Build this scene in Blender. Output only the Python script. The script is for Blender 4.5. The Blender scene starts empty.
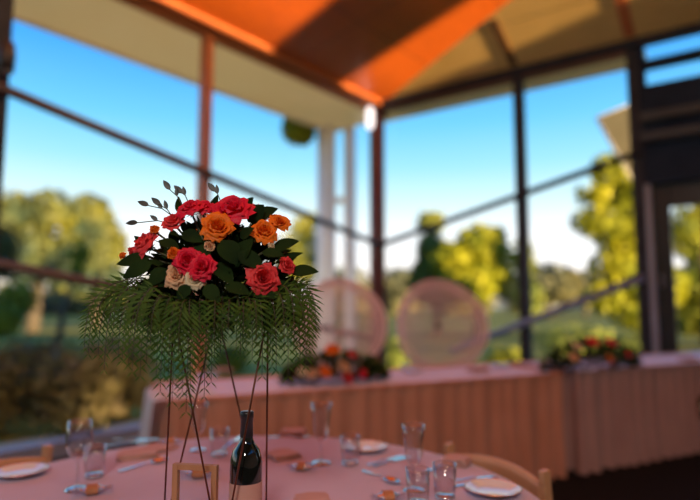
import bpy, math, random
from mathutils import Vector, Matrix, Euler
random.seed(11)
S = bpy.context.scene
COL = S.collection
F = 560.0
PITCH = math.atan(55/560)
CAMZ = 1.25
V = Vector

# ------------------------------------------------------------------ geometry helpers
def ray(px, py):
    dx, dy = (px-350)/F, (250-py)/F
    fw = V((0, math.cos(PITCH), math.sin(PITCH))); up = V((0, -math.sin(PITCH), math.cos(PITCH)))
    return fw + V((1, 0, 0))*dx + up*dy
def at(px, py, D):
    r = ray(px, py); return V((0, 0, CAMZ)) + r*(D/r.y)
def on_z(px, py, z):
    r = ray(px, py); return V((0, 0, CAMZ)) + r*((z-CAMZ)/r.z)

class MB:
    def __init__(s): s.v = []; s.f = []; s.sm = []; s.mi = []
    def add(s, vs, fs, smooth=False, mi=0, M=None):
        o = len(s.v)
        for p in vs:
            p = V(p)
            s.v.append(M @ p if M else p)
        for f in fs:
            s.f.append([i+o for i in f]); s.sm.append(smooth); s.mi.append(mi)
        return s
    def box(s, c, d, M=None, mi=0):
        x, y, z = [k/2 for k in d]; c = V(c)
        vs = [c+V((a*x, b*y, e*z)) for a in (-1, 1) for b in (-1, 1) for e in (-1, 1)]
        return s.add(vs, [(0,1,3,2),(4,6,7,5),(0,4,5,1),(2,3,7,6),(0,2,6,4),(1,5,7,3)], M=M, mi=mi)
    def bar(s, p, q, w, h, up=(0,0,1), mi=0):
        p, q = V(p), V(q); d = (q-p).normalized(); u = V(up)
        if abs(d.dot(u)) > .98: u = V((0,1,0))
        r = d.cross(u).normalized(); u = r.cross(d)
        vs = [a + r*(i*w/2) + u*(j*h/2) for a in (p, q) for i, j in ((-1,-1),(1,-1),(1,1),(-1,1))]
        return s.add(vs, [(3,2,1,0),(4,5,6,7),(0,1,5,4),(1,2,6,5),(2,3,7,6),(3,0,4,7)], mi=mi)
    def tube(s, pts, r, seg=8, mi=0, closed=False):
        pts = [V(p) for p in pts]; n = len(pts)
        rs = r if isinstance(r, (list, tuple)) else [r]*n
        o = len(s.v); prev = None
        for i, p in enumerate(pts):
            if closed: d = pts[(i+1) % n]-pts[i-1]
            else: d = pts[min(i+1, n-1)]-pts[max(i-1, 0)]
            d = d.normalized() if d.length > 1e-9 else V((0,0,1))
            if prev is None:
                a = V((0,0,1)) if abs(d.z) < .9 else V((1,0,0))
                prev = d.cross(a).normalized()
            prev = (prev - d*prev.dot(d)).normalized(); b = d.cross(prev)
            for k in range(seg):
                t = 2*math.pi*k/seg
                s.v.append(p + (prev*math.cos(t)+b*math.sin(t))*rs[i])
        for i in range(n if closed else n-1):
            j = (i+1) % n
            for k in range(seg):
                k2 = (k+1) % seg
                s.f.append([o+i*seg+k, o+i*seg+k2, o+j*seg+k2, o+j*seg+k]); s.sm.append(True); s.mi.append(mi)
        if not closed:
            s.f.append([o+k for k in range(seg)][::-1]); s.sm.append(False); s.mi.append(mi)
            s.f.append([o+(n-1)*seg+k for k in range(seg)]); s.sm.append(False); s.mi.append(mi)
        return s
    def lathe(s, prof, seg=32, mi=0, M=None, c=(0,0,0)):
        o = len(s.v); c = V(c); rings = []
        for r, z in prof:
            if r < 1e-6:
                p = c+V((0,0,z)); s.v.append(M @ p if M else p); rings.append([len(s.v)-1])
            else:
                ids = []
                for k in range(seg):
                    t = 2*math.pi*k/seg; p = c+V((r*math.cos(t), r*math.sin(t), z))
                    s.v.append(M @ p if M else p); ids.append(len(s.v)-1)
                rings.append(ids)
        for a, b in zip(rings, rings[1:]):
            for k in range(seg):
                k2 = (k+1) % seg
                if len(a) == 1 and len(b) == 1: continue
                if len(a) == 1: f = [a[0], b[k2], b[k]]
                elif len(b) == 1: f = [a[k], a[k2], b[0]]
                else: f = [a[k], a[k2], b[k2], b[k]]
                s.f.append(f); s.sm.append(True); s.mi.append(mi)
        return s
    def grid(s, fn, nu, nv, closed=False, mi=0, smooth=True):
        o = len(s.v)
        for i in range(nu if closed else nu+1):
            for j in range(nv+1):
                s.v.append(V(fn(i/nu, j/nv)))
        m = nu if closed else nu+1
        for i in range(nu):
            i2 = (i+1) % m
            for j in range(nv):
                s.f.append([o+i*(nv+1)+j, o+i2*(nv+1)+j, o+i2*(nv+1)+j+1, o+i*(nv+1)+j+1]); s.sm.append(smooth); s.mi.append(mi)
        return s
    def mesh(s, name, mats):
        me = bpy.data.meshes.new(name)
        me.from_pydata([tuple(p) for p in s.v], [], s.f)
        me.polygons.foreach_set('use_smooth', s.sm)
        me.polygons.foreach_set('material_index', s.mi)
        for m in (mats if isinstance(mats, (list, tuple)) else [mats]): me.materials.append(m)
        me.update(); return me
    def build(s, name, mats, parent=None, loc=None, rot=None, bevel=0, solid=0):
        o = bpy.data.objects.new(name, s.mesh(name, mats)); COL.objects.link(o)
        if parent: o.parent = parent
        if loc is not None: o.location = loc
        if rot is not None: o.rotation_euler = rot
        if solid:
            m = o.modifiers.new('solid', 'SOLIDIFY'); m.thickness = solid; m.offset = -1
        if bevel:
            m = o.modifiers.new('bevel', 'BEVEL'); m.width = bevel; m.segments = 2; m.limit_method = 'ANGLE'
        return o

def tag(o, label, cat, group=None, kind=None):
    o['label'] = label; o['category'] = cat
    if group: o['group'] = group
    if kind: o['kind'] = kind
    return o
def thing(name, label, cat, loc=(0,0,0), rz=0, group=None):
    o = bpy.data.objects.new(name, None); COL.objects.link(o); o.empty_display_size = .05
    o.location = loc; o.rotation_euler = (0,0,rz); return tag(o, label, cat, group)
def struct(o):
    o['kind'] = 'structure'; return o
def struct_empty(name, loc=(0,0,0)):
    o = bpy.data.objects.new(name, None); COL.objects.link(o); o.location = loc; return struct(o)
def dup(root, loc, rz=None, label=None, group=None, scale=None):
    r = root.copy(); COL.objects.link(r); r.location = loc
    if rz is not None: r.rotation_euler = (0,0,rz)
    if label: r['label'] = label
    if group: r['group'] = group
    if scale: r.scale = (scale,)*3
    for ch in list(root.children):
        c = ch.copy(); COL.objects.link(c); c.parent = r
        for g in list(ch.children):
            d = g.copy(); COL.objects.link(d); d.parent = c
    return r

# ------------------------------------------------------------------ materials
def nt(name):
    m = bpy.data.materials.new(name); m.use_nodes = True
    t = m.node_tree; t.nodes.clear(); return m, t
def N(t, k, **kw):
    n = t.nodes.new(k)
    for a, b in kw.items(): setattr(n, a, b)
    return n
def ramp(t, stops):
    r = N(t, 'ShaderNodeValToRGB'); e = r.color_ramp.elements
    while len(e) < len(stops): e.new(.5)
    for k, (p, c) in enumerate(stops): e[k].position = p; e[k].color = (*c, 1)
    return r
def mat(name, c1, c2=None, rough=.5, scale=8, metal=0, stretch=(1,1,1), bump=0, bscale=None, sheen=0, spec=.5, coat=0, transl=0, emit=None, rot=(0,0,0)):
    m, t = nt(name); L = t.links.new
    c2 = c2 or tuple(min(1, k*1.15) for k in c1)
    tc = N(t, 'ShaderNodeTexCoord'); mp = N(t, 'ShaderNodeMapping'); mp.inputs['Scale'].default_value = stretch; mp.inputs['Rotation'].default_value = rot
    L(tc.outputs['Object'], mp.inputs[0])
    nz = N(t, 'ShaderNodeTexNoise'); nz.inputs['Scale'].default_value = scale; nz.inputs['Detail'].default_value = 4
    L(mp.outputs[0], nz.inputs['Vector'])
    r = ramp(t, [(.35, c1), (.65, c2)]); L(nz.outputs[0], r.inputs[0])
    b = N(t, 'ShaderNodeBsdfPrincipled'); L(r.outputs[0], b.inputs['Base Color'])
    b.inputs['Roughness'].default_value = rough; b.inputs['Metallic'].default_value = metal
    b.inputs['Sheen Weight'].default_value = sheen; b.inputs['Specular IOR Level'].default_value = spec
    b.inputs['Coat Weight'].default_value = coat
    if emit: b.inputs['Emission Color'].default_value = (*emit[0], 1); b.inputs['Emission Strength'].default_value = emit[1]
    if bump:
        n2 = N(t, 'ShaderNodeTexNoise'); n2.inputs['Scale'].default_value = bscale or scale*3; L(mp.outputs[0], n2.inputs['Vector'])
        bp = N(t, 'ShaderNodeBump'); bp.inputs['Strength'].default_value = bump; bp.inputs['Distance'].default_value = .02
        L(n2.outputs[0], bp.inputs['Height']); L(bp.outputs[0], b.inputs['Normal'])
    out = N(t, 'ShaderNodeOutputMaterial')
    if transl:
        tr = N(t, 'ShaderNodeBsdfTranslucent'); L(r.outputs[0], tr.inputs[0])
        mx = N(t, 'ShaderNodeMixShader'); mx.inputs[0].default_value = transl
        L(b.outputs[0], mx.inputs[1]); L(tr.outputs[0], mx.inputs[2]); L(mx.outputs[0], out.inputs[0])
    else: L(b.outputs[0], out.inputs[0])
    return m
def window_glass(name, tint=(.97,.985,.99)):
    m, t = nt(name); L = t.links.new
    a = N(t, 'ShaderNodeBsdfTransparent'); a.inputs[0].default_value = (*tint, 1)
    g = N(t, 'ShaderNodeBsdfGlossy'); g.inputs['Roughness'].default_value = .02
    fr = N(t, 'ShaderNodeFresnel'); fr.inputs[0].default_value = 1.12
    mx = N(t, 'ShaderNodeMixShader'); L(fr.outputs[0], mx.inputs[0]); L(a.outputs[0], mx.inputs[1]); L(g.outputs[0], mx.inputs[2])
    o = N(t, 'ShaderNodeOutputMaterial'); L(mx.outputs[0], o.inputs[0]); return m
def clear_glass(name, tint=(1,1,1)):
    m, t = nt(name); L = t.links.new
    b = N(t, 'ShaderNodeBsdfPrincipled'); b.inputs['Base Color'].default_value = (*tint, 1)
    b.inputs['Transmission Weight'].default_value = 1; b.inputs['Roughness'].default_value = .01; b.inputs['IOR'].default_value = 1.45
    o = N(t, 'ShaderNodeOutputMaterial'); L(b.outputs[0], o.inputs[0]); return m
def board_mat(name, c1, c2, seam, angle, bw=2.4, rh=1.2, rough=.35):
    m, t = nt(name); L = t.links.new
    tc = N(t, 'ShaderNodeTexCoord'); mp = N(t, 'ShaderNodeMapping'); mp.inputs['Rotation'].default_value = (0,0,angle)
    L(tc.outputs['Object'], mp.inputs[0])
    br = N(t, 'ShaderNodeTexBrick'); br.inputs['Scale'].default_value = 1; br.inputs['Brick Width'].default_value = bw; br.inputs['Row Height'].default_value = rh
    br.inputs['Mortar Size'].default_value = .006; br.offset = 0
    br.inputs['Color1'].default_value = (*c1,1); br.inputs['Color2'].default_value = (*c2,1); br.inputs['Mortar'].default_value = (*seam,1)
    L(mp.outputs[0], br.inputs['Vector'])
    m2 = N(t, 'ShaderNodeMapping'); m2.inputs['Scale'].default_value = (1.5, 22, 1); L(mp.outputs[0], m2.inputs[0])
    nz = N(t, 'ShaderNodeTexNoise'); nz.inputs['Scale'].default_value = 3; L(m2.outputs[0], nz.inputs['Vector'])
    rp = ramp(t, [(.3,(.78,.78,.78)),(.7,(1,1,1))]); L(nz.outputs[0], rp.inputs[0])
    mx = N(t, 'ShaderNodeMix', data_type='RGBA', blend_type='MULTIPLY'); mx.inputs[0].default_value = 1
    L(br.outputs[0], mx.inputs[6]); L(rp.outputs[0], mx.inputs[7])
    b = N(t, 'ShaderNodeBsdfPrincipled'); L(mx.outputs[2], b.inputs['Base Color']); b.inputs['Roughness'].default_value = rough
    o = N(t, 'ShaderNodeOutputMaterial'); L(b.outputs[0], o.inputs[0]); return m

M = {}
M['carpet'] = mat('dark_carpet', (.010,.010,.011), (.02,.019,.02), .95, 60, spec=.1)
M['timber_trim'] = mat('stained_timber', (.40,.11,.035), (.48,.15,.05), .4, 4, stretch=(6,6,.6))
M['dark_timber'] = mat('dark_stained_timber', (.10,.045,.015), (.14,.065,.022), .4, 4)
M['red_steel'] = mat('red_brown_steel', (.13,.045,.04), (.17,.06,.052), .4, 5)
M['brown_bar'] = mat('brown_painted_bar', (.085,.05,.045), (.11,.065,.055), .4, 5)
M['dark_steel'] = mat('charcoal_steel', (.030,.033,.042), (.042,.046,.058), .6, 5, spec=.15)
M['blue_steel'] = mat('blue_grey_steel', (.20,.24,.38), (.25,.29,.44), .6, 5, spec=.15)
M['panel'] = mat('charcoal_panel', (.014,.024,.044), (.022,.034,.06), .7, 3, spec=.12)
M['ledge'] = mat('grey_ledge', (.065,.072,.080), (.09,.096,.10), .7, 3, spec=.15)
M['jamb'] = mat('grey_jamb', (.28,.30,.36), (.34,.36,.42), .6, 3, spec=.15)
M['black_frame'] = mat('black_door_frame', (.008,.011,.011), (.013,.016,.016), .4, 5)
M['sill'] = mat('blue_grey_sill', (.26,.27,.34), (.32,.33,.40), .35, 4)
M['soffit'] = mat('beige_soffit', (.95,.72,.38), (.97,.76,.43), .7, 1.5)
M['fascia'] = mat('cream_fascia', (.62,.5,.33), (.7,.57,.4), .6, 2)
M['plaster'] = mat('warm_plaster', (.55,.47,.40), (.6,.52,.45), .85, 2)
M['column'] = mat('pale_column_paint', (.86,.78,.75), (.90,.83,.80), .5, 2)
M['window'] = window_glass('window_glass')
def thin_glass(name, base=.06):
    m, t = nt(name); L = t.links.new
    a = N(t, 'ShaderNodeBsdfTransparent'); a.inputs[0].default_value = (.965,.965,.975,1)
    g = N(t, 'ShaderNodeBsdfGlossy'); g.inputs['Roughness'].default_value = .04
    lw = N(t, 'ShaderNodeLayerWeight'); lw.inputs[0].default_value = .5
    pw = N(t, 'ShaderNodeMath', operation='POWER'); L(lw.outputs['Facing'], pw.inputs[0]); pw.inputs[1].default_value = 2.1
    mu = N(t, 'ShaderNodeMath', operation='MULTIPLY_ADD'); L(pw.outputs[0], mu.inputs[0]); mu.inputs[1].default_value = .9; mu.inputs[2].default_value = base
    mx = N(t, 'ShaderNodeMixShader'); L(mu.outputs[0], mx.inputs[0]); L(a.outputs[0], mx.inputs[1]); L(g.outputs[0], mx.inputs[2])
    o = N(t, 'ShaderNodeOutputMaterial'); L(mx.outputs[0], o.inputs[0]); return m
M['glass'] = thin_glass('drinking_glass'); M['thick_glass'] = thin_glass('thick_glass', .45)
M['cloth'] = mat('blush_cloth', (.52,.40,.53), (.57,.445,.58), .85, 3, sheen=.2, bump=.18, bscale=9, spec=.15)
M['skirt'] = mat('apricot_skirt', (.64,.28,.18), (.70,.32,.215), .75, 3, sheen=.2, bump=.08, bscale=30, spec=.2, transl=.12)
M['skirt_dull'] = mat('mauve_skirt', (.48,.28,.26), (.54,.325,.30), .75, 3, sheen=.2, bump=.08, bscale=30, spec=.2, transl=.12)
M['topcloth'] = mat('pale_pink_cloth', (.74,.64,.78), (.79,.69,.83), .8, 3, sheen=.2, bump=.1, bscale=12, spec=.15)
M['white_cloth'] = mat('lit_end_white', (.86,.84,.82), (.9,.88,.86), .8, 5, transl=.3, bump=.08)  # white that stands in for light on the table's left end
M['napkin'] = mat('apricot_napkin', (.50,.29,.25), (.56,.34,.29), .8, 10, bump=.1, bscale=60)
M['china'] = mat('white_china', (.78,.77,.78), (.82,.81,.82), .12, 3, coat=.6)
M['gold'] = mat('copper_rim', (.75,.36,.16), (.82,.42,.2), .25, 5, metal=1)
M['steel'] = mat('cutlery_steel', (.62,.62,.64), (.7,.7,.72), .16, 8, metal=1)
M['foil'] = mat('silver_foil', (.75,.76,.8), (.85,.86,.9), .2, 30, metal=1, bump=.6, bscale=60)
M['kraft'] = mat('brown_paper', (.42,.17,.075), (.50,.22,.1), .7, 25, bump=.1)
M['wire'] = mat('copper_wire', (.14,.045,.025), (.20,.065,.035), .35, 20, metal=.8)
M['beech'] = mat('pale_beech', (.52,.26,.13), (.62,.33,.17), .4, 5, stretch=(1,8,8))
M['frame_wood'] = mat('frame_timber', (.46,.20,.09), (.55,.26,.13), .5, 10, stretch=(4,4,1))
M['bottle'] = mat('dark_bottle_glass', (.006,.008,.007), (.010,.012,.010), .06, 5, coat=.8)
M['capsule'] = mat('black_capsule', (.012,.012,.016), (.02,.02,.024), .3, 8)
M['label'] = mat('rose_paper_label', (.58,.30,.24), (.63,.34,.27), .6, 18)
M['wicker'] = mat('whitewashed_cane', (.80,.60,.60), (.88,.68,.68), .6, 40)
M['lamp'] = mat('frosted_lamp', (.9,.88,.88), (.95,.93,.93), .4, 5, emit=((1,.95,.95), 1.1))
M['lamp_body'] = mat('lamp_bracket', (.3,.28,.27), (.36,.34,.33), .4, 5)
M['black_plastic'] = mat('black_fixture', (.02,.018,.018), (.035,.03,.03), .4, 8)
M['sail'] = mat('grey_shade_cloth', (.036,.034,.024), (.045,.042,.03), .9, 6, spec=.05)
M['roof'] = mat('grey_roof', (.28,.28,.28), (.34,.34,.34), .7, 3)
M['bark'] = mat('tree_bark', (.03,.024,.018), (.05,.04,.03), .9, 12, stretch=(4,4,1), bump=.4)
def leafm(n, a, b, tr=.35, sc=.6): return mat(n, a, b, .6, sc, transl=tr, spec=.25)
M['leaf_blue_sunpatch'] = leafm('blue_green_sunpatch_foliage', (.022,.055,.052), (.115,.12,.012), sc=.45)  # sunlit yellow patches are put into the blue-green leaf colour
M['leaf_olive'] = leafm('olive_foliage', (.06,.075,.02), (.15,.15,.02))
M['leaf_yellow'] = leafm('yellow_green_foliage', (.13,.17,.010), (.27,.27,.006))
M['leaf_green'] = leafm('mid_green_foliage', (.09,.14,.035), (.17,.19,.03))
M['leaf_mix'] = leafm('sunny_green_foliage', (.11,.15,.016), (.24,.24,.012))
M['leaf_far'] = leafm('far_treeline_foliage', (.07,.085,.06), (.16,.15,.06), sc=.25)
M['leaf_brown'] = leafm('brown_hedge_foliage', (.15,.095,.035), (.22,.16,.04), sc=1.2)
M['lawn'] = mat('dry_lawn', (.045,.07,.018), (.60,.42,.07), .9, .22, stretch=(.12,1,1), spec=.05)
M['paving'] = mat('terrace_paving', (.62,.50,.34), (.68,.56,.40), .8, 2)
M['rose_red'] = mat('red_petals', (.72,.008,.035), (.85,.02,.07), .5, 25, transl=.2, spec=.3)
M['rose_coral'] = mat('coral_petals', (.78,.03,.05), (.86,.075,.07), .5, 25, transl=.2, spec=.3)
M['rose_orange'] = mat('orange_petals', (.86,.15,.008), (.92,.24,.015), .5, 25, transl=.2, spec=.3)
M['rose_peach'] = mat('peach_petals', (.85,.48,.25), (.9,.58,.36), .5, 25, transl=.2, spec=.3)
M['rose_cream'] = mat('cream_petals', (.80,.66,.42), (.86,.74,.52), .5, 25, transl=.2, spec=.3)
M['dark_leaf'] = mat('dark_rose_leaf', (.007,.020,.006), (.018,.040,.008), .75, 14, transl=.15, spec=.08)
M['fern_leaf'] = mat('pepper_tree_leaf', (.045,.105,.015), (.095,.165,.022), .6, 30, transl=.35, spec=.2)
M['stem'] = mat('green_stem', (.05,.06,.02), (.08,.08,.03), .6, 20)
M['red_stem'] = mat('reddish_stem', (.05,.04,.015), (.07,.05,.02), .6, 20)
M['wine_leaf'] = mat('sprig_leaf', (.03,.035,.035), (.05,.055,.05), .45, 20, transl=.1)

# ------------------------------------------------------------------ the room
HEAD = 4.25
CORNER = V((.41, 8.3, 0))
uL = V((-.63, -.777, 0)).normalized(); nL = V((-uL.y, uL.x, 0))
if nL.x < 0: nL = -nL                                   # inward normal of the left glass wall
uR = V((.82, -.572, 0)).normalized(); nR = V((uR.y, -uR.x, 0))
if nR.y > 0: nR = -nR                                   # inward normal of the right glass wall
def hitL(px, py):
    r = ray(px, py); o = V((0,0,CAMZ)); t = (CORNER-o).dot(nL)/r.dot(nL); return o+r*t
def hitR(px, py):
    r = ray(px, py); o = V((0,0,CAMZ)); t = (CORNER-o).dot(nR)/r.dot(nR); return o+r*t
def aL(px, py=200): return (hitL(px, py)-CORNER).dot(uL)
def aR(px, py=200): return (hitR(px, py)-CORNER).dot(uR)
def pl(a, z, off=0): p = CORNER+uL*a+nL*off; return V((p.x, p.y, z))
def pr(b, z, off=0): p = CORNER+uR*b+nR*off; return V((p.x, p.y, z))
SL, SR = .17, .40
WL, WR, DB = 15.0, 9.0, 9.6          # left wall length, right wall length, back wall distance
def from_d(dl, dr):                   # plan point at distances dl, dr from the two glass walls
    # p = CORNER + x*uL + y*uR
    a11, a12 = uL.dot(nL), uR.dot(nL); a21, a22 = uL.dot(nR), uR.dot(nR)
    det = a11*a22-a12*a21
    x = (dl*a22-a12*dr)/det; y = (a11*dr-dl*a21)/det
    return CORNER+uL*x+uR*y
def zc(p):
    d = V((p[0], p[1], 0))-CORNER; return HEAD+min(SL*d.dot(nL), SR*d.dot(nR))

angL = math.atan2(uL.y, uL.x)
angR = math.atan2(uR.y, uR.x)
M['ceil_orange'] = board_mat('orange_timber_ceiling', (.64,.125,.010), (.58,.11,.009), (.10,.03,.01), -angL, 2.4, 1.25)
M['ceil_gold_light'] = board_mat('timber_ceiling_gold_light', (.74,.50,.18), (.69,.46,.165), (.12,.07,.02), -angR, 2.4, 1.25, rough=.3)  # this slope's different light is put into its yellower timber colour

back_l = from_d(DB, WL); back_h = from_d(DB, DB*SL/SR); back_r = from_d(DB, 0); left_end = CORNER+uL*WL
# floor
fl = MB(); out = [CORNER, left_end, CORNER+uL*WL+nL*DB, back_r]
poly = [(p.x, p.y, 0) for p in out] + [(p.x, p.y, -.15) for p in out]
fl.add(poly, [(0,1,2,3),(7,6,5,4),(0,4,5,1),(1,5,6,2),(2,6,7,3),(3,7,4,0)])
struct(fl.build('floor', M['carpet']))
# ceiling planes
pbl = CORNER+uL*WL+nL*DB
def ceil_poly(pts, name, m):
    b = MB(); lo = [V((p.x, p.y, zc(p))) for p in pts]; hi = [p+V((0,0,.18)) for p in lo]; n = len(pts)
    b.add(lo+hi, [tuple(range(n)), tuple(range(2*n-1, n-1, -1))]+[(i, i+n, (i+1) % n+n, (i+1) % n) for i in range(n)])
    return struct(b.build(name, m))
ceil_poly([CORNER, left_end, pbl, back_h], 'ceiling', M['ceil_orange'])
ceil_poly([CORNER, back_h, back_r], 'ceiling', M['ceil_gold_light'])

# sun direction, and openings added in the unseen back wall to cast ceiling patches
SUN_E = math.radians(1.6)
hd = V((-.70, .714, 0)).normalized()
sun_dir = V((hd.x*math.cos(SUN_E), hd.y*math.cos(SUN_E), -math.sin(SUN_E)))
def ceil_hit(px, py):
    r = ray(px, py); o = V((0,0,CAMZ)); lo, hi = .1, 40
    for _ in range(50):
        m = (lo+hi)/2; p = o+r*m
        if p.z < zc(p): lo = m
        else: hi = m
    return o+r*lo
def back_a(p):                        # where the sun ray through p crosses the back wall: (along, z)
    d = (p-CORNER); k = (DB-d.dot(nL))/(-sun_dir.dot(nL)); q = p-sun_dir*k
    return (q-CORNER).dot(uL), q.z
def cl(px, py):
    return back_a(ceil_hit(px, py))[0]
o1_r = (cl(300, 35)+cl(314, 2))/2; o1_l = o1_r+5.0
o2_l = (cl(376, 66)+cl(440, 10))/2; o2_r = cl(395, 94)-.10
z_lo = HEAD+.30; z_hi = HEAD+1.05
bw = MB()
def bpt(a, z, off=0): p = CORNER+uL*a+nL*(DB+off); return V((p.x, p.y, z))
def bwall(a0, a1, z0, z1):
    vs = [bpt(a, z, o) for o in (0, .2) for a, z in ((a0,z0),(a1,z0),(a1,z1),(a0,z1))]
    bw.add(vs, [(0,1,2,3),(7,6,5,4),(0,4,5,1),(1,5,6,2),(2,6,7,3),(3,7,4,0)])
a_lo, a_hi = -.72, WL
bwall(a_lo, a_hi, 0, z_lo); bwall(a_lo, a_hi, z_hi, 6.4)
cuts = [a_lo, o2_r, o2_l, o1_r, o1_l, a_hi]
for k in (0, 2, 4): bwall(cuts[k], cuts[k+1], z_lo, z_hi)
struct(bw.build('wall_back', M['plaster']))
# end wall on the far left, and the right wall beyond the door
ew = MB()
for z0, z1 in ((0, 6.4),):
    q = [left_end+uL*.0, pbl, pbl+uL*.2, left_end+uL*.2]
    vs = [V((p.x, p.y, z)) for z in (z0, z1) for p in q]
    ew.add(vs, [(3,2,1,0),(4,5,6,7),(0,1,5,4),(1,2,6,5),(2,3,7,6),(3,0,4,7)])
struct(ew.build('wall_left', M['plaster']))

# glazing bays
A203, A5 = aL(203), aL(-1, 60)
B520, B640 = aR(522), aR(640)
def bay(name, pf, a0, a1, mull, mull_mat, mw, frame_mat, post_at=1):
    w = struct_empty(name, pf((a0+a1)/2, 0))
    o = -w.location
    def mk(b, nm, mt, bevel=.004):
        b.v = [p+o for p in b.v]; return b.build(nm, mt, w, bevel=bevel)
    b = MB(); b.bar(pf(a0, .065), pf(a1, .065), .16, .13); mk(b, 'window_sill', M['sill'])
    b = MB(); b.bar(pf(a0, HEAD-.045), pf(a1, HEAD-.045), .12, .09); mk(b, 'window_head', frame_mat)
    b = MB(); d = (pf(a1,0)-pf(a0,0)).normalized(); r = d.cross(V((0,0,1)))*.006
    q = [pf(a0, .12), pf(a1, .12), pf(a1, HEAD-.06), pf(a0, HEAD-.06)]
    b.add([p-r for p in q]+[p+r for p in q], [(0,1,2,3),(7,6,5,4)]); mk(b, 'pane', M['window'], 0)
    if mull:
        b = MB(); b.bar(pf(a1, .12), pf(a1, HEAD), mw, .14, up=d.cross(V((0,0,1)))); mk(b, 'mullion', mull_mat)
    return w
bay('window_1', pl, .08, A203, True, M['timber_trim'], .085, M['timber_trim'])
bay('window_2', pl, A203, A5, True, M['dark_steel'], .12, M['timber_trim'])
bay('window_3', pl, A5, A5+2.6, True, M['timber_trim'], .085, M['timber_trim'])
bay('window_4', pl, A5+2.6, A5+5.2, True, M['timber_trim'], .085, M['timber_trim'])
bay('window_5', pl, A5+5.2, WL, False, M['timber_trim'], .085, M['timber_trim'])
bay('window_6', pr, .08, B520, True, M['dark_steel'], .12, M['red_steel'])
bay('window_7', pr, B520, B640, True, M['dark_steel'], .13, M['red_steel'])
# corner post
b = MB(); b.tube([(CORNER.x, CORNER.y, 0), (CORNER.x, CORNER.y, HEAD+.02)], .115, 20)
struct(b.build('trim_1', M['red_steel']))
# inclined bracing rails in the planes of the glass
def brace(name, p, q, m, r=.04):
    b = MB(); b.tube([p, q], r, 12); struct(b.build(name, m))
LA, LB = hitL(5, 95), hitL(365, 242)
dl_ = (LA-LB)/(aL(5, 95)-aL(365, 242))
def railL(a, ref, aref): return ref+dl_*(a-aref)+nL*.11
brace('trim_2', railL(.1, LA, aL(5,95)), railL(A5+1.2, LA, aL(5,95)), M['brown_bar'], .042)
L2 = hitL(0, 266); a2 = aL(0, 266)
k0 = max(.1, a2-(L2.z-.25)/abs(dl_.z)) if dl_.z else .1
brace('trim_3', railL(k0, L2, a2), railL(a2+1.6, L2, a2), M['brown_bar'], .042)
RA, RB = hitR(640, 155), hitR(392, 243)
dr_ = (RA-RB)/(aR(640,155)-aR(392,243))
def railR(a, ref, aref): return ref+dr_*(a-aref)+nR*.11
brace('trim_4', railR(.1, RA, aR(640,155)), railR(aR(640,155), RA, aR(640,155)), M['dark_steel'], .042)
R2, R3 = hitR(645, 278), hitR(495, 335); b2 = aR(645,278); dr_ = (R2-R3)/(b2-aR(495,335))
brace('trim_5', railR(aR(455,350), R2, b2), railR(b2, R2, b2), M['blue_steel'], .045)
# ceiling edge trims
b = MB(); b.bar(pl(.05, HEAD+.0, .10)+V((0,0,.0)), pl(WL, HEAD, .10), .16, .10); struct(b.build('trim_6', M['timber_trim'], bevel=.01))
b = MB(); b.bar(pr(.05, HEAD, .08), pr(WR, HEAD, .08), .12, .10); struct(b.build('trim_7', M['dark_steel'], bevel=.01))
def slope_trim(name, p, dirn, ln, m, w=.10):
    q = p+dirn*ln
    b = MB(); b.bar(V((p.x,p.y,zc(p)+.024)), V((q.x,q.y,zc(q)+.024)), w, .06); struct(b.build(name, m, bevel=.008))
p0 = pr(B520, 0, .15); slope_trim('trim_8', p0, nR, .425*B520-.18, M['dark_timber'], .12)
p0 = pr(B640, 0, .15); slope_trim('trim_9', p0, nR, .425*B640-.18, M['timber_trim'], .12)

# right wall beyond the last mullion: high strip windows, charcoal bulkhead, door
def rbox(name, b0, b1, z0, z1, off, th, m, parent=None, bevel=.006):
    b = MB(); p, q = pr(b0, (z0+z1)/2, off), pr(b1, (z0+z1)/2, off)
    b.bar(p, q, th, z1-z0)
    o = b.build(name, m, parent, bevel=bevel)
    if parent: o.location = -parent.location
    return o
BR0 = B640+.07
def zR(px, py): return hitR(px, py).z
DB0 = aR(652, 280); DB1 = DB0+1.35; DH = zR(660, 186)
w = MB()
def rb(b0, b1, z0, z1, off=0, th=.16): w.bar(pr(b0,(z0+z1)/2,off), pr(b1,(z0+z1)/2,off), th, z1-z0)
s1a, s1b = zR(675, 56), zR(675, 31); s2a, s2b = zR(675, 82), zR(675, 63)
BRE = WR
rb(BR0, BRE, DH+.02, s2a); rb(BR0, BRE, s2b, s1a); rb(BR0, BRE, s1b, HEAD+.05)
rb(BR0, BR0+.05, s2a, s1b); rb(BR0+2.6, BRE, s2a, s1b)
rb(BR0, DB0, 0, DH+.02); rb(DB1, BRE, 0, DH+.02)
struct(w.build('wall_right', M['panel']))
for nm, z0, z1 in (('window_8', s1a, s1b), ('window_9', s2a, s2b)):
    b = MB(); d = uR; q = [pr(BR0+.05, z0), pr(BR0+2.6, z0), pr(BR0+2.6, z1), pr(BR0+.05, z1)]
    b.add([p-nR*.006 for p in q]+[p+nR*.006 for p in q], [(0,1,2,3),(7,6,5,4)])
    struct(b.build(nm, M['window']))
zb1 = zR(670, 118); zb2 = zR(670, 137)
struct(rbox('trim_10', BR0, BRE, zb1-.04, zb1+.05, .14, .16, M['ledge']))
struct(rbox('trim_11', BR0, BRE, zb2-.06, zb2+.02, .17, .2, M['ledge']))
struct(rbox('trim_12', BR0, BRE, DH-.0, DH+.10, .12, .1, M['panel']))
struct(rbox('trim_13', BR0+.0, BR0+.06, 0, DH, .12, .1, M['jamb'], bevel=.01))
dr = struct_empty('door_1', pr((DB0+DB1)/2, 0))
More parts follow.
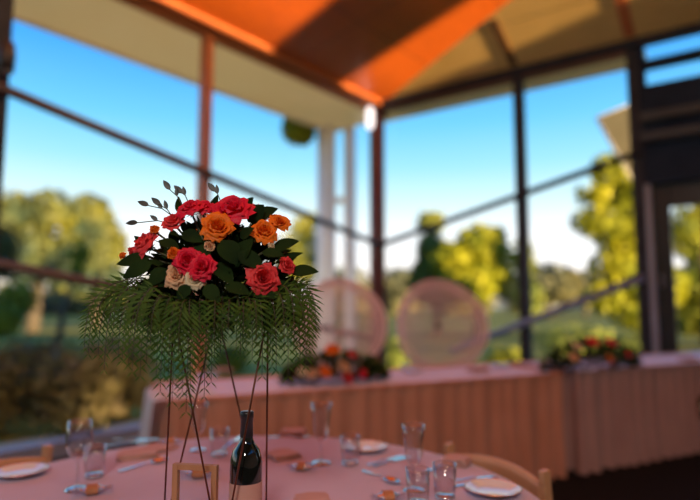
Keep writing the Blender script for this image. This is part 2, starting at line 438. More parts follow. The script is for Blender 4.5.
def dpart(nm, b0, b1, z0, z1, th, m, off=.02):
    return rbox(nm, b0, b1, z0, z1, off, th, m, dr)
dpart('door_stile', DB0, DB0+.22, 0, DH, .06, M['black_frame']); dpart('door_stile', DB1-.11, DB1, 0, DH, .06, M['black_frame'])
dpart('door_rail', DB0+.22, DB1-.11, DH-.25, DH, .06, M['black_frame']); dpart('door_rail', DB0+.22, DB1-.11, 0, .2, .06, M['black_frame'])
q = [pr(DB0+.22,.2,.02), pr(DB1-.11,.2,.02), pr(DB1-.11,DH-.25,.02), pr(DB0+.22,DH-.25,.02)]
b = MB(); b.add([p-nR*.005-dr.location for p in q]+[p+nR*.005-dr.location for p in q], [(0,1,2,3),(7,6,5,4)]); b.build('pane', M['window'], dr)
b = MB(); hp = pr(DB0+.11, zR(664, 281), .09)-dr.location
b.tube([hp-V((0,0,.07)), hp+V((0,0,.07))], .012, 10); b.tube([hp, hp-nR*.05], .009, 8); b.build('door_handle', M['jamb'], dr)

# eaves outside
def eave(pf, n, a0, a1, ov, t0=.0):
    b = MB()
    p = [pf(a0, HEAD+.02, -.06), pf(a1, HEAD+.02, -.06), pf(a1, HEAD+.02, -ov), pf(a0-t0, HEAD+.02, -ov)]
    vs = p+[k+V((0,0,.16)) for k in p]
    b.add(vs, [(0,1,2,3),(7,6,5,4),(0,4,5,1),(1,5,6,2),(2,6,7,3),(3,7,4,0)]); return b
struct(eave(pl, nL, -.5, WL, 1.35, 0.1).build('eave', M['soffit']))
struct(eave(pr, nR, .0, BR0, .72, .3).build('eave', M['soffit']))
b = MB(); b.bar(pl(-.6, HEAD+.10, -1.37), pl(WL, HEAD+.10, -1.37), .05, .22); struct(b.build('fascia', M['fascia']))

# ------------------------------------------------------------------ outside
GZ = -.18
g = MB(); g.add([(-160,-60,GZ),(160,-60,GZ),(160,260,GZ),(-160,260,GZ)], [(0,1,2,3)])
struct(g.build('ground', M['lawn']))
g = MB(); pts = [pl(-2.2, GZ+.03, -1.5), pl(WL, GZ+.03, -1.5), pl(WL, GZ+.03, -.02), pl(0, GZ+.03, -.02), pr(WR, GZ+.03, -.02), pr(WR, GZ+.03, -1.8), pr(-2.4, GZ+.03, -1.8)]
tp = pts; bt = [p-V((0,0,.06)) for p in pts]; n = len(pts)
g.add(tp+bt, [tuple(range(n)), tuple(range(2*n-1, n-1, -1))]+[(i, (i+1) % n, (i+1) % n+n, i+n) for i in range(n)])
struct(g.build('terrace', M['paving']))

def leaf_cloud(b, blobs, n, size, rng, flat=.0):
    tot = sum(r[0]*r[1]*r[2] for _, r in blobs)
    for c, r in blobs:
        k = max(12, int(n*(r[0]*r[1]*r[2])/tot)); c = V(c)
        for _ in range(k):
            d = V((rng.gauss(0,1), rng.gauss(0,1), rng.gauss(0,1))).normalized()
            rad = rng.random()**.45
            p = c+V((d.x*r[0], d.y*r[1], d.z*r[2]))*rad
            nrm = (d+V((rng.uniform(-1,1), rng.uniform(-1,1), rng.uniform(-1,1)))*.9).normalized()
            a = nrm.orthogonal().normalized(); a = Matrix.Rotation(rng.random()*6.28, 3, nrm) @ a; e = nrm.cross(a)
            s = size*rng.uniform(.6, 1.3)
            b.add([p-a*s, p-e*s*.55, p+a*s, p+e*s*.55], [(0,1,2,3)])
def tree(label, base, blobs, n, size, m, trunk_r, seed, group=None, name='tree'):
    rng = random.Random(seed); base = V(base)
    t = thing(name, label, 'tree', base, 0, group)
    loc = [(V(c)-base, r) for c, r in blobs]
    b = MB(); leaf_cloud(b, loc, n, size, rng); b.build('foliage', m, t)
    b = MB(); top = max(loc, key=lambda k: k[0].z)[0]
    mid = V((top.x*.3, top.y*.3, top.z*.45))
    b.tube([(0,0,-.05), mid*.5, mid, top], [trunk_r*1.25, trunk_r, trunk_r*.8, trunk_r*.25], 9)
    for c, r in loc: b.tube([mid*.9, (mid+c)/2+V((0,0,.1)), c], [trunk_r*.5, trunk_r*.35, trunk_r*.1], 6)
    b.build('trunk', M['bark'], t); return t
def blob(px, py, D, rx, ry, dz=.8):
    k = D/F; return (at(px, py, D), (rx*k, rx*k*dz, ry*k))
def gbase(px, D): p = at(px, 300, D); return (p.x, p.y, GZ)
# trees in view through the left glass
tree('tall broad bluish-green tree with sunlit yellow patches coloured into its leaves, at the far left edge', gbase(34, 30),
     [blob(10,215,30,34,26), blob(50,212,30,30,24), blob(30,255,30,48,30), blob(-25,245,30,40,40), blob(62,262,29,22,30)], 6500, .24, M['leaf_blue_sunpatch'], .3, 1)
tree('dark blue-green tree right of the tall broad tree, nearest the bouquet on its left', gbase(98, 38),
     [blob(88,222,38,26,30), blob(105,250,38,22,34), blob(82,270,38,26,30), blob(112,285,37,16,20)], 6000, .28, M['leaf_blue_sunpatch'], .25, 2)
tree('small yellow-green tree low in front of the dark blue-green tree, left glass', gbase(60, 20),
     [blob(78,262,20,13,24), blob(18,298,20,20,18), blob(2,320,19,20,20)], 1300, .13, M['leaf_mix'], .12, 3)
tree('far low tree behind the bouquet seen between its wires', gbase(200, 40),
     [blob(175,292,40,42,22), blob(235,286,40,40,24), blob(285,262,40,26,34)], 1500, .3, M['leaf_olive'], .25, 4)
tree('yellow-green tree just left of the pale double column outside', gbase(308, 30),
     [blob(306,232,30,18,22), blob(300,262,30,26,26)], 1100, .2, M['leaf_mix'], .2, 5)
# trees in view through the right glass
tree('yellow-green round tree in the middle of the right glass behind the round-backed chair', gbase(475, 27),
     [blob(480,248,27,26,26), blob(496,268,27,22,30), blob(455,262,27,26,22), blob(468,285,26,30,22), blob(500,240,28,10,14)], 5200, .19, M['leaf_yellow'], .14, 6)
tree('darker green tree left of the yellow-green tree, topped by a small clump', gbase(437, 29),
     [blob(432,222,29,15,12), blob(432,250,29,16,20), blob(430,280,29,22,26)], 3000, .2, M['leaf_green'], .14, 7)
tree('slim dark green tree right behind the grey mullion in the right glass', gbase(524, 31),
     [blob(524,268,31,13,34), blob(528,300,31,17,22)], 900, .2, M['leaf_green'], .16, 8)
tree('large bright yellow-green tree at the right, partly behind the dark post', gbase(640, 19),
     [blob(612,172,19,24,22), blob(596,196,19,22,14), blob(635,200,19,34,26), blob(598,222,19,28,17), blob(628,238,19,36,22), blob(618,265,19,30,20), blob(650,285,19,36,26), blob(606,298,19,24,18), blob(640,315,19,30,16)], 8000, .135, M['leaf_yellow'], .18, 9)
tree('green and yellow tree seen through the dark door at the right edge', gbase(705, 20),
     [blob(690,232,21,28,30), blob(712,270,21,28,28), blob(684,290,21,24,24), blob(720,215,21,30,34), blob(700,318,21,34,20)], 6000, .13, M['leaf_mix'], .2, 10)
far = [(400,292,26,24),(548,284,34,22),(585,290,26,20),(520,296,24,18),(455,298,34,18),(620,292,30,20),(150,300,34,16),(60,300,50,18),(-20,298,50,20),(345,290,30,26),(690,290,40,24)]
fl_lab = ['left of the round-backed chairs beside the corner post','behind the gap right of the grey mullion','right of the gap beside the big yellow tree','just right of the slim dark tree','behind the right round-backed chair','behind the big yellow tree','behind the left edge of the bouquet','under the tall broad tree at left','beyond the left edge of the glass','behind the pale double column','beyond the dark door']
FD = [62, 62, 78, 92, 78, 92, 62, 76, 92, 78, 84]
for k, (px, py, rx, ry) in enumerate(far):
    tree('distant olive treeline clump '+fl_lab[k], gbase(px, FD[k]), [blob(px, py, FD[k], rx, ry), blob(px+rx*.6, py+6, FD[k], rx*.6, ry*.7)], 1500, .5, M['leaf_far'], .3, 30+k, group='distant treeline')
# shrubs and hedge
def shrub(label, px, D, h, wd, m, seed, n=900, size=.06, group=None):
    rng = random.Random(seed); p = V(gbase(px, D))
    t = thing('shrub', label, 'shrub', p, 0, group)
    b = MB(); leaf_cloud(b, [((0,0,h*.5),(wd*.5, wd*.45, h*.5)), ((wd*.2,0,h*.62),(wd*.3, wd*.35, h*.36)), ((-wd*.22,.1,h*.58),(wd*.3,wd*.35,h*.38)), ((0,0,h*.22),(wd*.52,wd*.45,h*.22))], n, size, rng); b.build('foliage', m, t)
    b = MB()
    for a in range(5):
        b.tube([(0,0,-.02), (math.cos(a*1.26)*wd*.15, math.sin(a*1.26)*wd*.15, h*.5), (math.cos(a*1.26)*wd*.3, math.sin(a*1.26)*wd*.3, h*.85)], [.02,.014,.005], 6)
    b.build('stem', M['bark'], t)
sh = ['leftmost brown shrub outside the left glass, cut by the photo edge', 'second brown shrub from the left outside the left glass', 'third brown shrub from the left, below the tree trunk', 'brown shrub outside just left of the brightly lit table end']
for k, px in enumerate((-5, 40, 84, 124)):
    shrub(sh[k], px, 6.35+.95*(k % 2), 1.05, .98, M['leaf_brown'], 60+k, 1500, .055, 'brown shrubs outside the left glass')
shrub('small bright yellow-green shrub beside the right round-backed chair', 504, 11, .62, .7, M['leaf_mix'], 70)
shrub('dark green shrub between the two round-backed chairs', 396, 11, .85, .6, M['leaf_green'], 71)
shrub('low green shrub under the blue-grey rail behind the right garland', 575, 16, .9, 2.4, M['leaf_green'], 72, 1100, .08)
shrub('low green shrub at the foot of the dark post', 636, 13.2, .9, 1.3, M['leaf_green'], 73)
shrub('small green shrub seen low between the stand wires', 232, 12, .6, .8, M['leaf_mix'], 74)
# paired columns under the eave
pc = at(326, 280, 9.4); t = thing('veranda_column', 'pale double column outside the left glass near the corner', 'column', (pc.x, pc.y, GZ))
for x, r in ((0, .16), (.40, .105)):
    b = MB(); b.tube([(x,0,0), (x,0,HEAD-GZ+.02)], r, 20); b.build('post', M['column'], t)
b = MB(); b.bar((0,0,3.20), (.40,0,3.20), .1, .1); b.build('tie_bar', M['column'], t)
b = MB(); b.box((0,0,.05),(.44,.44,.1)); b.box((.40,0,.05),(.3,.3,.1)); b.build('base_plate', M['column'], t)
# hanging foliage ball
hc = at(299, 129, 9.35); t = thing('hanging_plant', 'round hanging plant ball bracketed to the pale double column outside', 'plant', hc)
b = MB(); leaf_cloud(b, [((0,0,0),(.31,.31,.31))], 1500, .05, random.Random(5)); b.build('foliage', M['leaf_yellow'], t)
b = MB(); b.lathe([(0,-.2),(.1,-.18),(.19,-.06),(.2,.0),(.17,.06),(0,.06)], 16); b.build('basket', M['bark'], t)
b = MB(); b.tube([(0,0,.05),(0,0,.42)], .008, 6); b.build('chain', M['dark_steel'], t)
b = MB(); b.bar((-.03,0,.43), (pc.x-.14-hc.x, pc.y-hc.y, .43), .025, .025); b.build('bracket', M['column'], t)
# grey shade sail at right outside
t1, t2, t3 = at(597, 118, 8.6), at(648, 98, 8.9), at(646, 205, 8.0)
cc = (t1+t2+t3)/3
t = thing('shade_sail', 'grey triangular shade sail outside beside the dark post', 'shade sail', cc)
b = MB()
for (i, j) in ((0,0),):
    nn = (t2-t1).cross(t3-t1).normalized()*.02
    q = [t1-cc, t2-cc, t3-cc]
    b.add([p+nn for p in q]+[p-nn for p in q], [(0,1,2),(5,4,3),(0,3,4,1),(1,4,5,2),(2,5,3,0)])
b.build('canvas', M['sail'], t)
b = MB(); tp_ = t2-cc; b.tube([(tp_.x+.05, tp_.y, GZ-cc.z), (tp_.x+.05, tp_.y, tp_.z+.1)], .05, 10); b.build('pole', M['dark_steel'], t)
b = MB(); b.tube([t1-cc, t2-cc], .022, 8); b.tube([t1-cc, t3-cc], .022, 8); b.build('edge_cable', M['roof'], t)
# wall light on the corner post and fixture on the left mullion
p = at(370, 118, 8.0); t = thing('wall_light', 'white glowing capsule wall light at the top of the corner post', 'lamp', p)
b = MB(); b.lathe([(0,-.17),(.035,-.16),(.055,-.12),(.06,-.05),(.06,.05),(.055,.12),(.035,.16),(0,.17)], 20); b.build('diffuser', M['lamp'], t)
b = MB(); b.bar((0,0,0), V((CORNER.x-p.x, CORNER.y-p.y, 0)), .03, .05); b.build('bracket', M['lamp_body'], t)
p = pl(A5, at(6, 66, 4.4).z, .17); t = thing('spotlight', 'small dark spotlight fixed high on the left mullion at the photo edge', 'lamp', p)
b = MB(); b.lathe([(0,-.13),(.055,-.12),(.06,.0),(.05,.10),(.02,.13),(0,.13)], 18); b.build('housing', M['black_plastic'], t)
b = MB(); b.bar((0,0,.02), -nL*.12, .03, .03); b.build('bracket', M['black_plastic'], t)
b = MB(); b.lathe([(0,-.135),(.045,-.135),(.045,-.125),(0,-.125)], 18); b.build('lens', M['lamp_body'], t)

# ------------------------------------------------------------------ long tables with skirts
TZ = .75
E0 = on_z(169, 400, TZ); E1 = at(563, 374, 4.22); E2 = at(700, 360, 4.95)
for k in (E0, E1, E2): k.z = 0
E2 = E1+(E2-E1).normalized()*2.9
def long_table(p, q, lab_t, lab_c, seed, sm='skirt'):
    d = (q-p).normalized(); n = V((-d.y, d.x, 0)); ln = (q-p).length; W = .76
    ang = math.atan2(d.y, d.x)
    t = thing('banquet_table', lab_t, 'table', (p.x, p.y, 0), ang, 'skirted long tables')
    b = MB(); b.box((ln/2, W/2, TZ-.03), (ln-.06, W-.06, .03)); b.build('tabletop', M['beech'], t, bevel=.004)
    for x in (.15, ln-.15):
        for y in (.12, W-.12):
            b = MB(); b.tube([(x,y,0),(x,y,TZ-.045)], .018, 10); b.build('leg', M['dark_steel'], t)
    c = thing('tablecloth', lab_c, 'tablecloth', (p.x, p.y, 0), ang, 'long table cloths')
    b = MB()
    def top(u, v):
        x, y = u*ln, v*W
        return (x, y, TZ-.011+.003*math.sin(x*9+y*5)*math.sin(y*11))
    b.grid(top, 60, 10); b.build('cloth_top', M['topcloth'], c, solid=.0)
    per = [(0,0),(ln,0),(ln,W),(0,W)]
    rng = random.Random(seed)
    # path samples around the perimeter
    samples = []; tot = 0
    for i in range(4):
        a, e = V((*per[i],0)), V((*per[(i+1) % 4],0)); L_ = (e-a).length; k = max(6, int(L_/.012))
        dd = (e-a).normalized(); nn = V((dd.y, -dd.x, 0))
        for j in range(k): samples.append((a+dd*(L_*j/k), nn, tot+L_*j/k))
        tot += L_
    ph = [rng.uniform(-1, 1) for _ in range(400)]
    def sk(u, v):
        k = int(round(u*len(samples))) % len(samples); pt, nn, sdist = samples[k]
        w = sdist/.135; i = int(w); jit = ph[i % 400]*(1-(w-i))+ph[(i+1) % 400]*(w-i)
        amp = .008+.032*v
        o = amp*math.sin(2*math.pi*w+jit*1.6)+.012*v*jit+.012*v
        z = (TZ-.008)*(1-v)+.012
        return (pt.x+nn.x*o, pt.y+nn.y*o, z)
    b = MB(); b.grid(sk, len(samples), 8, closed=True); b.build('skirt', M[sm], c)
    hem = [(s[0].x+s[1].x*.006, s[0].y+s[1].y*.006, TZ-.012) for s in samples[::4]]
    b = MB(); b.tube(hem, .008, 6, closed=True); b.build('hem', M[sm], c)
    return d, n
d1, n1 = long_table(E0, E1, 'long table under the pleated apricot skirt behind the round table', 'pale pink cloth and apricot pleated skirt on the near long table', 1)
d2, n2 = long_table(E1+(E2-E1).normalized()*.14, E2, 'long table under the pleated skirt at the right edge', 'pale pink cloth and duller mauve pleated skirt on the long table at right', 2, 'skirt_dull')
# added white strip standing in for the sunlit left end of the long table
ang0 = math.atan2(d1.y, d1.x)
def end_strip(u, v):
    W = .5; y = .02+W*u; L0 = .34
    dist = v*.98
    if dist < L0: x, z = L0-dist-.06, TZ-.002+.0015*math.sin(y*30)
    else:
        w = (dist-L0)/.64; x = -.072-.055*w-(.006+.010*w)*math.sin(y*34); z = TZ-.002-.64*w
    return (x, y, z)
b = MB(); b.grid(end_strip, 40, 48); o = b.build('lit_end_cloth', M['white_cloth'], loc=(E0.x, E0.y, 0), rot=(0,0,ang0))
tag(o, 'white strip added as the brightly lit left end of the long table', 'table runner')
# items on the long table
def on_long(px, py): return on_z(px, py, TZ)

# ------------------------------------------------------------------ flowers
def petal_grid(b, phi, r0, R, H, width, curl, rng, mi=0, z0=0):
    nu, nv = 6, 6; ruf = rng.uniform(0, 6.28); hk = rng.uniform(.88, 1.1)
    def fn(u, v):
        uu = u*2-1; wd = width*(math.sin(math.pi*min(1, .18+v*.62)))*(1 if v < .8 else 1-.5*((v-.8)/.2)**2)
        rr = r0+(R-r0)*math.sin(v*math.pi*.5)**.8+curl*max(0, v-.65)**2*3*R
        z = z0+H*(math.sin(v*math.pi*.52))-curl*max(0, v-.7)**2*5*H-.16*H*uu*uu*v
        a = phi+uu*wd
        rr *= 1+.10*math.sin(uu*4.5+ruf)*v; z = z0+(z-z0)*hk+.05*H*v*v*math.sin(uu*6+ruf*2)
        return (rr*math.cos(a), rr*math.sin(a), z)
    b.grid(fn, nu, nv, mi=mi)
def rose_builder(seed, open_=1.0):
    rng = random.Random(seed); b = MB(); phi = 0
    layers = [(3,.10,.16,1.12,1.5,0),(4,.14,.36,1.14,1.25,.05),(4,.18,.60,1.06,1.15,.2),(5,.2,.84,.94,1.0,.4),(5,.2,1.02,.74,.95,.6)]
    for n, r0, R, H, w, cu in layers:
        for k in range(n):
            petal_grid(b, phi+k*2*math.pi/n+rng.uniform(-.2,.2), r0*.5, R*open_*rng.uniform(.92,1.08), H*rng.uniform(.92,1.06), w, cu*rng.uniform(.7,1.3)*open_, rng)
        phi += 1.1
    # sepals and calyx
    b.lathe([(0,-.12),(.1,-.1),(.17,.0),(.12,.1),(0,.12)], 10, mi=1)
    for k in range(5):
        a = k*1.2566; b.add([(0,0,-.02),(.3*math.cos(a-.3),.3*math.sin(a-.3),.02),(.6*math.cos(a),.6*math.sin(a),-.02),(.3*math.cos(a+.3),.3*math.sin(a+.3),.02)], [(0,1,2,3)], mi=1)
    return b
def bud_builder(seed): return rose_builder(seed, .55)
ROSE = {}
def rose_mesh(color, kind):
    k = (color, kind)
    if k not in ROSE:
        b = rose_builder(7+len(ROSE), 1.0 if kind == 'open' else .55)
        ROSE[k] = b.mesh('rose', [M[color], M['dark_leaf']])
    return ROSE[k]
def orient(zdir, spin=0):
    z = V(zdir).normalized(); q = z.to_track_quat('Z', 'Y'); return q @ Euler((0,0,spin)).to_quaternion()
def put_rose(parent, loc, zdir, size, color, kind='open', name='rose', label=None, spin=0):
    o = bpy.data.objects.new(name, rose_mesh(color, kind)); COL.objects.link(o); o.parent = parent
    o.location = loc; o.rotation_mode = 'QUATERNION'; o.rotation_quaternion = orient(zdir, spin); o.scale = (size,)*3
    if label: o['label'] = label
    return o
def leaf_shape(b, p, d, nrm, ln, wd, fold=.15, droop=.15, mi=0):
    d = V(d).normalized(); n = V(nrm); n = (n-d*n.dot(d)).normalized(); s = d.cross(n)
    nu = 6; o = len(b.v)
    for i in range(nu+1):
        t = i/nu; w = wd*math.sin(math.pi*t**.8)**.8*.5 if 0 < t < 1 else .0005
        c = V(p)+d*(ln*t)-n*(droop*ln*t*t)
        b.v += [c-s*w+n*(fold*w), c-n*0, c+s*w+n*(fold*w)]
    for i in range(nu):
        for j in range(2):
            b.f.append([o+i*3+j, o+i*3+j+1, o+i*3+4+j, o+i*3+3+j]); b.sm.append(True); b.mi.append(mi)

# ------------------------------------------------------------------ round table
RC = V((-.30, 1.47, 0)); RR = .81; RZ = .74
t = thing('round_table', 'round table in front under a blush cloth, laid with glasses and cutlery', 'table', RC)
b = MB(); b.lathe([(0,RZ-.035),(RR-.02,RZ-.035),(RR-.012,RZ-.022),(RR-.02,RZ-.012),(0,RZ-.012)], 64); b.build('tabletop', M['beech'], t)
for k in range(4):
    a = k*math.pi/2+.6; b = MB(); b.tube([(.55*math.cos(a), .55*math.sin(a), 0),(.5*math.cos(a), .5*math.sin(a), RZ-.03)], .018, 10); b.build('leg', M['dark_steel'], t)
rng = random.Random(3); ph = [rng.uniform(-1,1) for _ in range(40)]
def rc(u, v):
    a = u*2*math.pi
    if v < .5:
        r = RR*(v/.5)
        z = RZ+.0012*math.sin(7*r*math.cos(a)*4)*math.sin(9*r*math.sin(a)*2)*min(1, r*3)*(1 if r < RR*.97 else 0)
        return (r*math.cos(a), r*math.sin(a), z)
    w = (v-.5)/.5; fold = .004+.03*w*(math.sin(a*16+ph[3])*.6+math.sin(a*11+ph[5])*.4)
    r = RR+.012*min(1, w*8)+fold*min(1, w*3)+.012*w
    return (r*math.cos(a), r*math.sin(a), RZ-.006-.24*w)
b = MB(); b.grid(rc, 192, 40, closed=True); o = b.build('tablecloth', M['cloth'], loc=RC)
tag(o, 'blush pink cloth covering the round table in front', 'tablecloth')
TT = RZ+.0015
def tp(px, py): p = on_z(px, py, TT); return V((p.x, p.y, TT))

# wire stand -------------------------------------------------------
top_z = 1.235
tl, tr_, tb = at(174, 311, 1.14), at(268, 312, 1.14), at(217, 306, 1.32)
for k in (tl, tr_, tb): k.z = top_z
bl = on_z(163, 535, TT+.003); br = on_z(266, 527, TT+.003); bf = on_z(221, 560, TT+.003)
sc_ = (bl+br+bf)/3; sc_.z = TT
st = thing('flower_stand', 'tall copper wire stand carrying the bouquet on the round table', 'stand', sc_)
WR_ = .0021
for p, q in ((tl, bl), (tl, bf), (tr_, bf), (tr_, br), (tb, bl), (tb, br)):
    b = MB(); b.tube([p-sc_, q-sc_], WR_, 8); b.build('wire', M['wire'], st)
b = MB(); b.tube([tl-sc_, tr_-sc_, tb-sc_], WR_, 8, closed=True); b.build('top_ring', M['wire'], st)
b = MB()
for k in (bl, br, bf): b.lathe([(0,-.003),(.004,-.003),(.0045,.001),(.003,.004),(0,.0045)], 10, c=k-sc_)
b.build('foot', M['wire'], st)
bc = (tl+tr_+tb)/3
b = MB(); k = bc-sc_; b.lathe([(0,-.004),(.075,-.004),(.085,.02),(.08,.022),(.07,.0),(0,.0)], 32, c=k); b.build('tray', M['wire'], st)

# bouquet ----------------------------------------------------------
BC = V((bc.x, bc.y, top_z))
bq = thing('bouquet', 'large bouquet of red and orange roses with trailing ferny fronds on the wire stand', 'flowers', BC)
def bl_(px, py, D): return at(px, py, D)-BC
core = V((0,0,.08))
fl_spec = [  # px, py, D, radius px, colour, kind
 (190,210,1.13,12,'rose_red','open'), (203,209,1.15,11,'rose_red','open'), (232,212,1.12,18,'rose_red','open'), (263,278,1.05,14,'rose_coral','open'),
 (188,261,1.05,12,'rose_red','open'), (202,268,1.04,12,'rose_red','open'), (146,245,1.12,14,'rose_coral','open'), (134,252,1.13,9,'rose_coral','bud'),
 (174,222,1.12,10,'rose_coral','open'), (287,266,1.08,8,'rose_coral','open'), (217,228,1.07,14,'rose_orange','open'), (264,232,1.09,12,'rose_orange','open'),
 (279,223,1.12,9,'rose_orange','open'), (274,219,1.15,8,'rose_orange','bud'), (174,254,1.05,10,'rose_orange','bud'), (155,230,1.11,8,'rose_orange','bud'), (178,275,1.055,12,'rose_peach','open'),
 (195,279,1.04,9,'rose_cream','open'), (123,256,1.14,6,'rose_orange','bud'), (257,213,1.25,11,'rose_coral','open'), (230,238,1.30,14,'rose_red','open'), (205,236,1.32,13,'rose_orange','open'),
 (209,247,1.06,9,'rose_peach','bud'), (271,247,1.07,6,'rose_cream','bud')]
lab = {'rose_red':'deep red rose','rose_coral':'coral pink rose','rose_orange':'orange rose','rose_peach':'peach rose','rose_cream':'cream rose'}
rng = random.Random(21)
stm = MB()
for px, py, D, rp, colr, kind in fl_spec:
    p = bl_(px, py, D); size = rp*D/F*1.02
    out = (p-core).normalized(); cam = (V((0,0,CAMZ))-BC-p).normalized()
    zd = (out*.8+cam*.42+V((rng.uniform(-.3,.3), 0, rng.uniform(.15,.5)))).normalized()
    if D > 1.2: zd = out
    put_rose(bq, p-zd*size*.45, zd, size, colr, kind, label=lab[colr], spin=rng.random()*6)
    stm.tube([core*.2+V((rng.uniform(-.02,.02), rng.uniform(-.02,.02), 0)), core*.6+p*.3, p-zd*size*.5], .0022, 6)
stm.build('stem', M['stem'], bq)
# larger leaves
leaf_spec = [  # base px,py -> tip px,py, D, width px
 (150,258,118,262,1.10,17), (152,262,124,276,1.08,18), (248,222,262,206,1.16,20), (252,220,275,208,1.18,18), (272,250,296,240,1.10,17), (276,262,300,252,1.1,10),
 (290,272,316,270,1.10,17), (262,252,282,254,1.06,13), (222,240,236,262,1.05,24), (236,262,250,240,1.06,22), (214,262,232,282,1.05,20), (238,252,262,266,1.05,18),
 (160,240,178,248,1.07,15), (205,240,196,256,1.07,16), (182,232,200,240,1.06,16), (240,238,252,228,1.07,14), (165,268,150,284,1.06,16), (225,285,248,292,1.04,18),
 (190,285,178,298,1.03,14), (250,290,276,296,1.05,16), (272,284,296,288,1.07,13), (148,250,136,236,1.14,12), (160,280,138,290,1.08,13), (205,285,218,300,1.03,16), (212,216,216,196,1.16,12), (180,214,178,198,1.16,9),(196,245,208,262,1.06,17),(246,208,252,198,1.2,11)]
for bx, by, tx, ty, D, wp in leaf_spec:
    p, q = bl_(bx, by, D), bl_(tx, ty, D-.01); b = MB()
    nrm = (V((0,0,CAMZ))-BC-p).normalized()*.8+V((rng.uniform(-.5,.5), 0, .7))
    leaf_shape(b, p, q-p, nrm, (q-p).length*1.08, wp*D/F, .2, .1); b.build('leaf', M['dark_leaf'], bq)
# dense filler foliage
b = MB(); rr = random.Random(8)
for _ in range(1000):
    a = rr.uniform(0, 6.28); el = rr.uniform(-.25, 1.35); rad = rr.uniform(.55, 1)
    p = V((math.cos(a)*math.cos(el)*.165, math.sin(a)*math.cos(el)*.125, math.sin(el)*.165))*rad+V((0,0,.015))
    d = (p-V((0,0,-.02))).normalized()+V((rr.uniform(-.7,.7), rr.uniform(-.7,.7), rr.uniform(-.7,.5)))
    leaf_shape(b, p, d, V((rr.uniform(-1,1), rr.uniform(-1,1), 1)), rr.uniform(.026,.048), rr.uniform(.013,.024), .2, .2)
b.build('foliage', M['dark_leaf'], bq)['kind'] = 'stuff'
# fine sprigs standing out at the top
for (x0,y0,x1,y1,D) in [(186,212,168,188,1.14),(178,220,146,205,1.13),(180,226,135,223,1.13),(176,222,158,204,1.13),(222,205,213,190,1.16),(190,206,180,192,1.15)]:
    b = MB(); p, q = bl_(x0,y0,D), bl_(x1,y1,D); mid = (p+q)/2+V((0,0,.008))
    b.tube([p, mid, q], .0011, 6, mi=0); d = (q-mid).normalized()
    leaf_shape(b, q-d*.006, d+V((.2,0,.1)), (0,-1,.3), .026, .012, .2, .1, mi=1)
    s = V((d.z, 0, -d.x)).normalized()
    leaf_shape(b, mid, d+s*.9, (0,-1,.3), .02, .009, .2, .1, mi=1)
    b.build('sprig', [M['stem'], M['wine_leaf']], bq)
# trailing pepper-tree fronds
def frond(p0, out, drop, reach, ln, rng, lf=.030):
    n = max(8, int(ln/.0120)); pts = []
    for i in range(n+1):
        t = i/n
        x = reach*(1-(1-t)**2.8); z = .018*math.sin(t*2.6)-drop*t**1.35
        pts.append(p0+V((out.x*x, out.y*x, z)))
    b = MB(); b.tube(pts[::2]+[pts[-1]], [.0012*(1-.6*i/len(pts[::2])) for i in range(len(pts[::2])+1)], 5, mi=0)
    tw = rng.uniform(-.9, .9)
    for i in range(1, n+1):
        t = i/n; d = (pts[i]-pts[i-1]).normalized()
        # the leaf plane faces mostly the outward direction
        face = (V((math.cos(tw), math.sin(tw), 0)).cross(V((0,0,1)))*.9+V((0,-.6,.1))).normalized()
        s = d.cross(face).normalized(); nrm = s.cross(d)
        L = lf*(.45+.55*math.sin(math.pi*min(1, .15+t*.8)))*rng.uniform(.85,1.12)
        for sg in (-1, 1):
            dd = (d*.72+s*sg*.8+nrm*rng.uniform(-.15,.15)).normalized()
            w = L*.16; e = dd.cross(nrm).normalized()
            q = pts[i]
            b.add([q, q+dd*L*.4+e*w*.5, q+dd*L-d*(-.002), q+dd*L*.4-e*w*.5], [(0,1,2,3)], mi=1)
    return b
fr = random.Random(77)
spots = [  # start px,py,D -> tip px,py
 (150,285,1.12,88,350),(148,280,1.15,96,332),(140,285,1.10,104,366),(150,290,1.08,118,352),(160,290,1.06,128,362),(150,275,1.18,110,318),(158,292,1.12,140,372),(165,294,1.05,146,360),
 (172,296,1.05,160,388),(182,298,1.04,172,398),(190,298,1.04,186,408),(178,292,1.1,156,372),(200,298,1.05,198,362),(210,298,1.06,206,352),(222,296,1.06,222,340),(235,296,1.05,240,352),
 (246,296,1.05,252,356),(256,294,1.05,262,372),(264,292,1.06,276,366),(272,290,1.07,288,372),(280,288,1.08,300,366),(286,284,1.1,310,352),(288,280,1.12,316,330),(290,284,1.14,304,346),
 (276,292,1.05,284,350),(268,290,1.13,270,352),(160,280,1.2,132,330),(200,294,1.25,196,346),(240,294,1.25,246,344),(285,278,1.18,312,346),(168,296,1.02,150,342),(230,300,1.02,228,330),(186,300,1.02,178,352),(252,300,1.02,256,338),(192,292,1.12,190,384),(205,294,1.1,211,378),
 (146,278,1.11,84,344),(144,288,1.14,98,350),(280,285,1.05,294,346),(178,300,1.03,168,372),(134,282,1.12,112,344),(284,290,1.06,306,362),(215,300,1.03,214,336),(243,300,1.02,243,334)]
spots += [(168,298,1.14,164,372),(196,298,1.16,192,366),(218,298,1.14,220,350),(238,298,1.1,236,346),(248,298,1.16,262,360),(262,296,1.2,272,362),(152,284,1.2,122,356),(158,286,1.02,132,368),(284,288,1.2,296,360),(210,300,1.2,204,392),(176,300,1.06,182,388),(226,300,1.2,214,356)]
for sx, sy, D, tx, ty in spots:
    ty += 9
    p, q = bl_(sx, sy, D), bl_(tx, ty, D-.02)
    hx = V((q.x-p.x, q.y-p.y, 0)); reach = hx.length; out = hx.normalized() if reach > 1e-4 else V((0,-1,0))
    drop = p.z-q.z
    frond(p, out, max(.02, drop), reach, drop+reach*.5, fr, fr.uniform(.026,.034)).build('frond', [M['red_stem'], M['fern_leaf']], bq)
